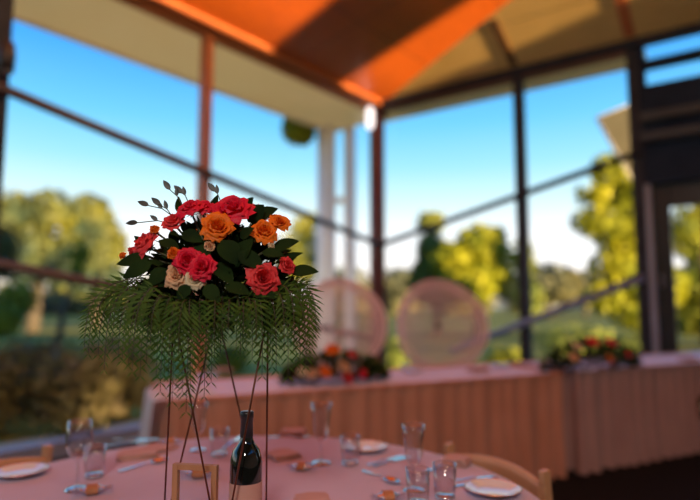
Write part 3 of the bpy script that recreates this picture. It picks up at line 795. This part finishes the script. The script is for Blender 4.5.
# short bushy fronds inside the dark band at the base
b = MB()
for _ in range(90):
    a = fr.uniform(0, 6.28); p = V((math.cos(a)*.13*fr.random()**.5, math.sin(a)*.11*fr.random()**.5, fr.uniform(-.02,.03)))
    f = frond(p, V((math.cos(a), math.sin(a), 0)), fr.uniform(.015,.06), fr.uniform(.02,.07), .07, fr, .02)
    b.add(f.v, f.f)
b.build('greenery', M['fern_leaf'], bq)['kind'] = 'stuff'

# bottle, frame -----------------------------------------------------
p = at(246, 470, 1.225); bt_ = thing('wine_bottle', 'dark wine bottle with pink label standing inside the wire stand', 'bottle', (p.x, p.y, TT))
r = .034
b = MB(); b.lathe([(0,.004),(r*.7,.0),(r*.95,.003),(r,.012),(r,.17),(r*.97,.185),(r*.82,.203),(r*.52,.216),(r*.39,.227),(r*.37,.24),(.0120,.268),(.0135,.27),(.0135,.279),(.0120,.281),(.010,.281),(.010,.274),(0,.274)], 40); b.build('glass_body', M['bottle'], bt_)
b = MB(); b.lathe([(.0138,.230),(.0138,.234),(.0130,.268),(.0142,.269),(.0142,.2805),(.013,.2825),(0,.2828)], 32); b.build('capsule', M['capsule'], bt_)
b = MB(); b.grid(lambda u, v: ((r+.0006)*math.cos(-math.pi/2+(u-.5)*4.6), (r+.0006)*math.sin(-math.pi/2+(u-.5)*4.6), .035+.105*v), 40, 4); b.build('label', M['label'], bt_)
p = at(189.5, 480, 1.215); fr_ = thing('picture_frame', 'small upright timber frame with clear pane inside the wire stand', 'frame', (p.x+.012, p.y, TT), math.radians(-9))
fw, fh = .098, .176
for nm, c, s in (('frame_side', (-fw/2+.006,0,fh/2), (.012,.014,fh)), ('frame_side', (fw/2-.006,0,fh/2), (.012,.014,fh)), ('frame_rail', (0,0,fh-.006), (fw-.024,.0135,.012)), ('frame_rail', (0,0,.006), (fw-.024,.0135,.012))):
    b = MB(); b.box(c, s); b.build(nm, M['frame_wood'], fr_, bevel=.0012)
b = MB(); b.box((0,0,fh/2), (fw-.023,.002,fh-.023)); b.build('pane', M['window'], fr_)

# glasses -----------------------------------------------------------
def wine_glass_mesh():
    o = [(0,.0),(.033,.0),(.034,.0015),(.026,.004),(.010,.008),(.0045,.016),(.0038,.03),(.0038,.068),(.006,.078),(.017,.086),(.028,.098),(.0345,.115),(.036,.132),(.034,.155),(.031,.185)]
    i = [(.0300,.185),(.033,.155),(.0348,.132),(.0332,.116),(.027,.100),(.016,.089),(0,.085)]
    return o, i
def flute_mesh():
    o = [(0,.0),(.034,.0),(.035,.0015),(.026,.004),(.010,.007),(.0045,.014),(.0038,.03),(.004,.060),(.010,.07),(.020,.082),(.0255,.10),(.028,.13),(.031,.16),(.035,.188)]
    i = [(.0340,.188),(.030,.16),(.0269,.13),(.0242,.10),(.0185,.083),(.008,.073),(0,.071)]
    return o, i
def tumbler_prof():
    o = [(0,.0),(.024,.0),(.0265,.003),(.029,.04),(.0315,.09)]; i = [(.0302,.09),(.0275,.04),(.0248,.014),(.022,.010),(0,.010)]
    return o, i
def stem_glass(label, loc, kind, sc=1, group='stemmed glasses on the round table'):
    o, i = wine_glass_mesh() if kind == 'goblet' else flute_mesh()
    t = thing('wine_glass', label, 'glass', loc, 0, group); t.scale = (sc,)*3
    cut = 8 if kind == 'goblet' else 8
    b = MB(); b.lathe(o[cut-1:]+i, 36); b.build('bowl', M['glass'], t)
    b = MB(); b.lathe(o[4:cut]+[(0, o[cut-1][1]+.0005)], 24); b.build('stem', M['glass'], t)
    b = MB(); b.lathe(o[:5]+[(0, o[4][1])], 36); b.build('foot', M['thick_glass'], t)
    rr_, rz_ = (o[-1][0]+i[0][0])/2, o[-1][1]
    b = MB(); b.tube([(rr_*math.cos(k*math.pi/18), rr_*math.sin(k*math.pi/18), rz_) for k in range(36)], .0012, 6, closed=True); b.build('rim', M['thick_glass'], t); return t
stem_glass('rounded wine goblet nearest the left edge beside a tumbler', tp(77,489), 'goblet', 1.0)
stem_glass('flared stem glass behind the picture frame and wire stand', tp(198,450), 'flute', .86)
stem_glass('flared stem glass near the middle, right of the bottle', tp(321,463), 'flute', 1.0)
stem_glass('flared stem glass at right behind the two front tumblers', tp(414,490), 'flute', .93)
def tumbler(label, loc, sc=1):
    o, i = tumbler_prof(); t = thing('tumbler', label, 'glass', loc, 0, 'tumblers on the round table')
    b = MB(); b.lathe(o[2:]+i[:3], 36); b.build('wall', M['glass'], t)
    b = MB(); b.lathe([(0,0),(.024,0),(.0265,.003),(.0270,.010),(.022,.0125),(0,.0125)], 36); b.build('base', M['thick_glass'], t)
    b = MB(); b.tube([(.0309*math.cos(k*math.pi/18), .0309*math.sin(k*math.pi/18), .09) for k in range(36)], .0011, 6, closed=True); b.build('rim', M['thick_glass'], t)
    return t
tumbler('short tumbler just right of the rounded goblet at left', tp(94,477))
tumbler('short tumbler between the picture frame and the wine bottle', tp(219,456))
tumbler('short tumbler right of the middle stem glass', tp(350,465))
tumbler('front tumbler at the bottom edge below the right stem glass', tp(418,505))
tumbler('tumbler right of the front one, beside the white plate', tp(445,499))

# plates -----------------------------------------------------------
def plate(label, loc, r=.075, group='side plates on the round table'):
    t = thing('side_plate', label, 'plate', loc, 0, group)
    b = MB(); b.lathe([(0,.001),(r*.55,.0),(r*.6,.003),(r*.95,.013),(r,.0145),(r*.99,.0165),(r*.93,.0155),(r*.62,.0065),(r*.55,.005),(0,.005)], 48); b.build('plate_body', M['china'], t)
    b = MB(); b.tube([(r*math.cos(k*math.pi/24), r*math.sin(k*math.pi/24), .0158) for k in range(48)], .0012, 6, closed=True); b.build('rim', M['gold'], t); return t
plate('white side plate with copper rim at the left edge', tp(20,475))
plate('white side plate with copper rim at the lower right by the chair', tp(493,493))
plate('white side plate behind the middle tumbler on the far side', tp(366,450))
# cutlery ------------------------------------------------------------
def strip(b, spine, widths, th, seg=1):
    n = len(spine)
    o = len(b.v)
    for (x, z), w in zip(spine, widths):
        b.v += [V((x,-w/2,z)), V((x,w/2,z)), V((x,w/2,z+th)), V((x,-w/2,z+th))]
    for i in range(n-1):
        a = o+i*4; c = a+4
        for k in range(4):
            b.f.append([a+k, a+(k+1) % 4, c+(k+1) % 4, c+k]); b.sm.append(False); b.mi.append(0)
    b.f.append([o,o+3,o+2,o+1]); b.sm.append(False); b.mi.append(0)
    e = o+(n-1)*4; b.f.append([e,e+1,e+2,e+3]); b.sm.append(False); b.mi.append(0)
HS = [(0,.001),(.012,.001),(.05,.002),(.085,.006),(.105,.007)]; HW = [.008,.013,.010,.006,.006]
def cutlery(kind, label, p, q, lift=0):
    p, q = V(p), V(q); d = q-p; L0 = {'knife':.215,'fork':.195,'spoon':.185}[kind]
    t = thing(kind, label, kind, p+V((0,0,lift)), math.atan2(d.y, d.x), 'cutlery on the round table')
    t.scale = (max(.62, min(1, d.length/L0)),)*3
    b = MB(); strip(b, HS, HW, .0028); b.build('handle', M['steel'], t, bevel=.0007)
    b = MB()
    if kind == 'knife':
        strip(b, [(.104,.006),(.115,.003),(.16,.002),(.20,.002),(.215,.002)], [.006,.017,.020,.016,.003], .0015); b.build('blade', M['steel'], t)
    elif kind == 'fork':
        strip(b, [(.104,.007),(.125,.004),(.14,.003),(.15,.003)], [.006,.016,.023,.023], .002); b.build('fork_head', M['steel'], t)
        for k in range(4):
            b = MB(); y = -.0098+k*.0065; strip(b, [(.149,.003),(.175,.004),(.195,.008)], [.0035,.003,.0015], .0018)
            for v in b.v: v.y += y
            b.build('tine', M['steel'], t)
    else:
        def bowl(u, v):
            a = v*2*math.pi; r = u; x = .147+.034*r*math.cos(a)*(1+.12*math.cos(a)); y = .0195*r*math.sin(a)
            return (x, y, .0015+.0075*r*r)
        b.grid(bowl, 8, 28); b.build('spoon_bowl', M['steel'], t, solid=.0014)
    return t
cutlery('fork', 'fork lying left of the folded napkin behind the goblet', tp(104,447), tp(150,441))
cutlery('knife', 'knife behind the fork at the far left side of the table', tp(112,440), tp(160,440))
cutlery('spoon', 'spoon in front of the folded napkin at left', tp(118,472), tp(168,460))
cutlery('knife', 'knife left of the middle, behind the wine bottle', tp(222,450), tp(244,436))
cutlery('fork', 'fork on the far edge just right of the bottle', tp(268,438), tp(310,438))
cutlery('knife', 'left one of the two knives right of the middle tumbler', tp(367,466), tp(404,456))
cutlery('knife', 'right one of the two knives right of the middle tumbler', tp(374,467), tp(410,457))
cutlery('spoon', 'spoon in the middle right of the table before the knives', tp(362,471), tp(399,485))
cutlery('fork', 'front fork beside the white plate at lower right', tp(455,487), tp(497,479))
cutlery('knife', 'knife behind the front fork at lower right', tp(455,481), tp(492,477))
cutlery('fork', 'fork behind the right stem glass by the apricot napkin', tp(424,473), tp(458,462))
# napkins -----------------------------------------------------------
def napkin(label, c, w, d, rz, layers=3, lift=.0):
    c = V(c); b = MB(); rg = random.Random(int(abs(c.x)*1000))
    for k in range(layers):
        z = .001+lift+k*.0055; ww, dd = w*(1-.05*k), d*(1-.04*k); o2 = rg.uniform(-.004,.004)
        def top(u, v): return (ww*(u-.5)+o2, dd*(v-.5), z+.0042+.0018*math.sin(u*5+k)*math.sin(v*4+1))
        def bot(u, v): return (ww*(u-.5)+o2, dd*(.5-v), z)
        b.grid(top, 8, 8); b.grid(bot, 1, 1)
        for s in range(4):
            pts = {0:lambda u: (u,0),1:lambda u: (1,u),2:lambda u: (1-u,1),3:lambda u: (0,1-u)}[s]
            def side(u, v, pts=pts):
                a, e = pts(u); hi = V(top(a, e)); return (hi.x, hi.y, z+(hi.z-z)*(1-v)) 
            b.grid(side, 8, 2)
    o = b.build('napkin', M['napkin'], loc=(c.x, c.y, TT), rot=(0,0,rz))
    return tag(o, label, 'napkin', 'folded napkins on the round table')
napkin('folded apricot napkin behind the spoon at left', tp(138,456), .13, .10, .35)
napkin('folded apricot napkin left of the picture frame behind the wires', tp(160,449), .10, .08, -.3, 2)
napkin('folded apricot napkin right of the wine bottle', tp(282,457), .10, .09, .6)
napkin('folded apricot napkin on the far edge right of the bottle', tp(293,434), .10, .08, -.1)
napkin('folded apricot napkin near the wooden chair at right', tp(457,464), .085, .075, -.5, 4)
napkin('folded apricot napkin at the bottom edge near the middle', tp(312,503), .09, .07, .15)
# foil favours --------------------------------------------------------
def favour(label, c, rz, sc=1):
    t = thing('foil_packet', label, 'packet', c, rz, 'foil favours on the round table'); t.scale = (sc,)*3
    rg = random.Random(int(abs(c.x)*977))
    def body(u, v):
        a = v*2*math.pi; x = (u-.5)*.058; e = max(.15, math.sin(math.pi*min(.97, max(.03, u))))**.5
        return (x+rg.uniform(-.0015,.0015), .021*e*math.cos(a)*(1+rg.uniform(-.08,.08)), max(.0005, .011+.011*e*math.sin(a)*(1+rg.uniform(-.1,.1))))
    b = MB(); b.grid(body, 12, 16); b.build('wrapper', M['foil'], t)
    b = MB()
    for s in (-1, 1):
        for k in range(7):
            a = (k-3)*.35
            b.add([(s*.027,0,.010),(s*(.027+.022*math.cos(a)), .024*math.sin(a), .012+.006*(k % 2)),(s*(.027+.021*math.cos(a+.3)), .024*math.sin(a+.3), .009)], [(0,1,2)])
    b.build('twist', M['foil'], t)
    b = MB(); b.grid(lambda u, v: ((u-.5)*.026, .0226*math.cos(v*2*math.pi), max(.0004, .0112+.0122*math.sin(v*2*math.pi))), 4, 20); b.build('paper_band', M['kraft'], t)
    return t
favour('foil-wrapped favour at the bottom left in front of the goblet', tp(92,494), .4, 1.1)
favour('foil-wrapped favour seen through the picture frame', tp(199,477), .1, 1.3)
favour('foil-wrapped favour in front of the middle stem glass', tp(302,470), -.25, 1.0)
favour('foil-wrapped favour at the bottom edge left of the front tumbler', tp(388,500), .2, 1.0)
favour('foil-wrapped favour on the far left behind the napkin', tp(170,444), .3, 1.0)
# chairs ---------------------------------------------------------------
def folding_chair(label, p, q, h=.76):
    p, q = V((p.x, p.y, 0)), V((q.x, q.y, 0)); c = (p+q)/2; d = q-p; w = d.length
    t = thing('wooden_chair', label, 'chair', c, math.atan2(d.y, d.x), 'wooden chairs at the round table')
    # local: x along the back, +y is behind the sitter, seat goes to -y ... decided by caller's point order
    for s in (-1, 1):
        b = MB(); b.bar((s*w/2, 0, h), (s*w/2, .06, 0), .022, .034, up=(0,1,0)); b.build('leg', M['beech'], t, bevel=.004)
        b = MB(); b.bar((s*(w/2-.03), -.34, .42), (s*(w/2-.03), -.38, 0), .02, .03, up=(0,1,0)); b.build('leg', M['beech'], t, bevel=.004)
    b = MB(); b.box((0,-.21,.425),(w-.07,.34,.025)); b.build('seat', M['beech'], t, bevel=.008)
    def bk(u, v):
        x = (u-.5)*(w-.01); k = 1-(2*u-1)**2
        zt = h-.040+.026*k; zb = h-.17+.015*k
        z = zb+(zt-zb)*v; return (x, .028*k-.0-.012, z)
    b = MB(); b.grid(bk, 24, 6); b.build('back_panel', M['beech'], t, solid=.014)
    for z, y in ((.2,-.36),(.12,.05)):
        b = MB(); b.tube([(-w/2+.02, y, z),(w/2-.02, y, z)], .009, 8); b.build('stretcher', M['beech'], t)
    return t
a_, c_ = on_z(449, 443, .76), on_z(544, 470, .76)
def chair_rot(p, q):  # make local -y point at the table centre
    d = (q-p); n = V((-d.y, d.x, 0)); m = (p+q)/2
    return (p, q) if n.dot(V((m.x, m.y, 0))-RC) > 0 else (q, p)
folding_chair('pale wooden chair tucked in at the right of the round table', *chair_rot(a_, c_))
a_ = on_z(48, 445, .76); cen = V((RC.x, RC.y, 0)); d = (V((a_.x, a_.y, 0))-cen).normalized(); tng = V((-d.y, d.x, 0))
if tng.y > 0: tng = -tng
m_ = cen+(d+tng*.24).normalized()*.93
c_ = V((2*m_.x-a_.x, 2*m_.y-a_.y, .76))
folding_chair('pale wooden chair at the left edge beyond the round table', *chair_rot(a_, c_))

# round-backed cane chairs behind the long table ----------------------------
def cane_chair(label, px, D, R, top, rz):
    p = at(px, 330, D); t = thing('cane_chair', label, 'chair', (p.x, p.y, 0), rz, 'round-backed cane chairs')
    zc_ = top-R
    def bend(x, z): return .16*(x*x)/(R*R)*-1+.10*(z-zc_)     # wraps slightly forward at the sides, leans back
    b = MB(); b.tube([(R*math.sin(a), .25+bend(R*math.sin(a), zc_+R*math.cos(a)), zc_+R*math.cos(a)) for a in [2*math.pi*k/64 for k in range(64)]], .017, 8, closed=True)
    for rr in (R-.045, R-.09): b.tube([(rr*math.sin(a), .25+bend(rr*math.sin(a), zc_+rr*math.cos(a)), zc_+rr*math.cos(a)) for a in [2*math.pi*k/64 for k in range(64)]], .011, 6, closed=True)
    b.build('back_hoop', M['wicker'], t)
    b = MB()
    nsp = 64
    for k in range(nsp):
        a = 2*math.pi*k/nsp; pts = []
        for s in ((.08 if k % 4 == 0 else .3 if k % 2 == 0 else .55), .6, .8, 1):
            x, z = R*s*math.sin(a), zc_+R*s*math.cos(a); pts.append((x, .25+bend(x, z), z))
        b.tube(pts, .0052, 5)
    for s in (.08,.15,.22,.30,.37,.44,.51,.58,.65,.72,.79,.86,.93):
        b.tube([(R*s*math.sin(a), .25+bend(R*s*math.sin(a), zc_+R*s*math.cos(a)), zc_+R*s*math.cos(a)) for a in [2*math.pi*k/48 for k in range(48)]], .0055, 5, closed=True)
    b.build('woven_back', M['wicker'], t)
    b = MB(); b.lathe([(0,.43),(.26,.43),(.275,.45),(.26,.47),(0,.475)], 32); b.build('seat', M['wicker'], t)
    b = MB()
    for k in range(40):
        a = 2*math.pi*k/40; b.tube([(.24*math.cos(a), .24*math.sin(a), .44), (.15*math.cos(a+.25), .15*math.sin(a+.25), .22), (.27*math.cos(a+.5), .27*math.sin(a+.5), .0)], .006, 5)
    for z, r in ((.012,.272),(.22,.155),(.42,.245)): b.tube([(r*math.cos(k*.19635), r*math.sin(k*.19635), z) for k in range(32)], .012, 6, closed=True)
    b.build('base', M['wicker'], t)
    for s in (-1, 1):
        b = MB(); b.tube([(s*R*.93, .1, .66), (s*.36, -.1, .66), (s*.27, -.2, .6), (s*.25, -.18, .45)], .014, 8); b.build('armrest', M['wicker'], t)
    return t
ang1 = math.atan2(d1.y, d1.x)
cane_chair('left round-backed cane chair behind the long table, by the corner post', 343, 5.15, .43, 1.49, ang1*.45)
cane_chair('right round-backed cane chair behind the long table, right of the corner post', 447, 5.55, .47, 1.50, ang1*.45)

# garlands on the long table -------------------------------------------------
def garland(label, p, length, hgt, ang, cols, seed, dpt=.22):
    rg = random.Random(seed); t = thing('floral_garland', label, 'flowers', p, ang, 'low garlands on the long table')
    b = MB()
    for _ in range(620):
        x = rg.uniform(-1, 1); env = (1-x*x)**.5
        a = rg.uniform(-.15, math.pi+.15); k = rg.random()**.5
        q = V((x*length/2, math.cos(a)*dpt/2*env*k, max(.004, math.sin(a)*hgt*env*k*.85)))
        dd = V((x*.8+rg.uniform(-.7,.7), math.cos(a)+rg.uniform(-.5,.5), math.sin(a)*.8+rg.uniform(-.3,.6)))
        leaf_shape(b, q, dd, V((rg.uniform(-1,1), rg.uniform(-1,1), 1)), rg.uniform(.04,.075), rg.uniform(.018,.032), .2, .1)
    for v in b.v: v.z = max(v.z, .003)
    b.build('foliage', M['dark_leaf'], t)['kind'] = 'stuff'
    b = MB()
    for _ in range(260):
        x = rg.uniform(-1, 1); env = (1-x*x)**.5; a = rg.uniform(.1, math.pi-.1)
        q = V((x*length/2*1.04, math.cos(a)*dpt/2*env, max(.004, math.sin(a)*hgt*env*.9)))
        leaf_shape(b, q, V((x+rg.uniform(-.6,.6), math.cos(a), .6)), V((rg.uniform(-1,1), rg.uniform(-1,1), 1)), rg.uniform(.03,.06), .012, .2, .1)
    for v in b.v: v.z = max(v.z, .003)
    b.build('greenery', M['leaf_green'], t)['kind'] = 'stuff'
    for x, y, z, s, c in cols: put_rose(t, (x*length/2, -dpt/2*y, z*hgt), (x*.4, -y-.3, .4+z), s, c, spin=rg.random()*6)
    return t
p = on_long(342, 383); p = V((p.x, p.y, TZ+.002))
garland('low leafy garland with orange and red flowers at the near end of the long table', p+n1*.1, .72, .20, ang1,
  [(-.15,.55,.95,.045,'rose_orange'),(.05,.75,.45,.034,'rose_peach'),(-.33,.8,.35,.034,'rose_orange'),(.1,.9,.12,.032,'rose_coral'),(.42,.75,.2,.03,'rose_red'),(-.55,.7,.3,.03,'rose_peach'),(.25,.4,.8,.03,'rose_coral'),(-.7,.5,.35,.028,'rose_cream')], 5)
p = on_long(606, 370); p = V((p.x, p.y, TZ+.002)); ang2 = math.atan2(d2.y, d2.x)
garland('low leafy garland with red and pink flowers at the right of the long tables', p+n2*.12, 1.0, .24, ang2,
  [(-.12,.45,.80,.045,'rose_red'),(.28,.45,.76,.045,'rose_red'),(-.45,.45,.7,.035,'rose_cream'),(.15,.85,.3,.032,'rose_orange'),(-.6,.7,.4,.03,'rose_peach'),(.62,.6,.4,.03,'rose_coral')], 6)
# place settings on the long tables
def lplate(label, px, py): 
    p = on_long(px, py); return plate(label, (p.x, p.y, TZ-.0035), .085, 'plates on the long table')
lplate('white plate on the long table left of the garland, seen between the wires', 206, 378)
lplate('white plate on the long table before the left cane chair', 412, 372)
lplate('white plate on the long table right of the right cane chair', 500, 366)
def lnapkin(label, px, py, rz):
    o = napkin(label, on_long(px, py), .16, .10, rz, 5); o.location.z = TZ-.004; o['group'] = 'napkins on the long table'
lnapkin('apricot napkin on the long table seen between the stand wires', 222, 371, .5)
lnapkin('apricot napkin on the long table near the right cane chair', 478, 371, .4)
lnapkin('apricot napkin on the long table at the right edge', 688, 360, .4)
# posy pinned on the skirt
p = on_z(560, 475, 0); q = E1+d2*1.75; r_ = ray(696, 401); k = (E1-V((0,0,CAMZ))).dot(n2)/r_.dot(n2); p = V((0,0,CAMZ))+r_*k-n2*.065
t = thing('posy', 'small cream flower posy pinned to the skirt at the right edge', 'flowers', p)
for dx, dz, s in ((0,.03,.055),(.05,-.02,.05),(-.05,-.03,.045),(.02,-.07,.04)): put_rose(t, d2*dx+V((0,0,dz))-n2*.02, -n2+V((dx,0,dz)), s, 'rose_cream')
b = MB()
for k in range(14): leaf_shape(b, (0,0,0)+n2*.01 if False else n2*.012, d2*math.cos(k*.45)+V((0,0,math.sin(k*.45))), -n2, .06, .02)
b.build('leaf', M['dark_leaf'], t)

# ------------------------------------------------------------------ light, world, camera
w = bpy.data.worlds.new('sky'); S.world = w; w.use_nodes = True; t = w.node_tree; t.nodes.clear(); L = t.links.new
tc = N(t, 'ShaderNodeTexCoord'); sx = N(t, 'ShaderNodeSeparateXYZ'); L(tc.outputs['Generated'], sx.inputs[0])
rp = ramp(t, [(0,(.45,.42,.36)), (.03,(.80,.73,.68)), (.115,(.66,.67,.68)), (.18,(.42,.57,.62)), (.24,(.22,.47,.62)), (.31,(.105,.37,.62)), (.40,(.042,.25,.60)), (.60,(.025,.16,.52))])
L(sx.outputs['Z'], rp.inputs[0]); bg = N(t, 'ShaderNodeBackground'); bg.inputs['Strength'].default_value = 1.45
L(rp.outputs[0], bg.inputs[0]); wo = N(t, 'ShaderNodeOutputWorld'); L(bg.outputs[0], wo.inputs[0])
sl = bpy.data.lights.new('sun', 'SUN'); sl.energy = 27; sl.color = (1,.66,.30); sl.angle = math.radians(1.2)
so = bpy.data.objects.new('sun', sl); COL.objects.link(so); so.rotation_mode = 'QUATERNION'; so.rotation_quaternion = (-sun_dir).to_track_quat('Z', 'Y')
def lamp(name, loc, target, size, energy, color):
    l = bpy.data.lights.new(name, 'AREA'); l.shape = 'DISK'; l.size = size; l.energy = energy; l.color = color
    o = bpy.data.objects.new(name, l); COL.objects.link(o); o.location = loc
    o.rotation_mode = 'QUATERNION'; o.rotation_quaternion = (V(loc)-V(target)).to_track_quat('Z', 'Y')
lamp('fill_lamp', (1.2, -.6, 4.3), (1.6, 4.2, .3), .5, 16, (1,.58,.32))  # unseen fill added behind the camera, warming the table skirts
lamp('fill_lamp', (-.3, -2.6, 3.4), (-.3, 1.2, 1.2), .6, 55, (1,.90,.80))  # unseen fill added on the camera side to brighten the bouquet
for k, a in enumerate((1.2, 3.4, 5.4)):      # unseen fill lamps added low on the terrace to brighten the eave soffit
    q = pl(a, GZ+.06, -.75); lamp('soffit_fill', q, q+V((0,0,3))-nL*.2, .25, 16, (1,.80,.55))
cam = bpy.data.cameras.new('camera'); co = bpy.data.objects.new('camera', cam); COL.objects.link(co)
co.location = (0,0,CAMZ); co.rotation_euler = (math.pi/2+PITCH, 0, 0)
cam.sensor_width = 36; cam.lens = 36*F/700; cam.clip_end = 500; cam.clip_start = .02
cam.dof.use_dof = True; cam.dof.focus_distance = 1.13; cam.dof.aperture_fstop = 1.15
S.camera = co
vs = S.view_settings; vs.view_transform = 'Standard'; vs.look = 'None'; vs.exposure = .45; vs.gamma = 1; vs.use_curve_mapping = False
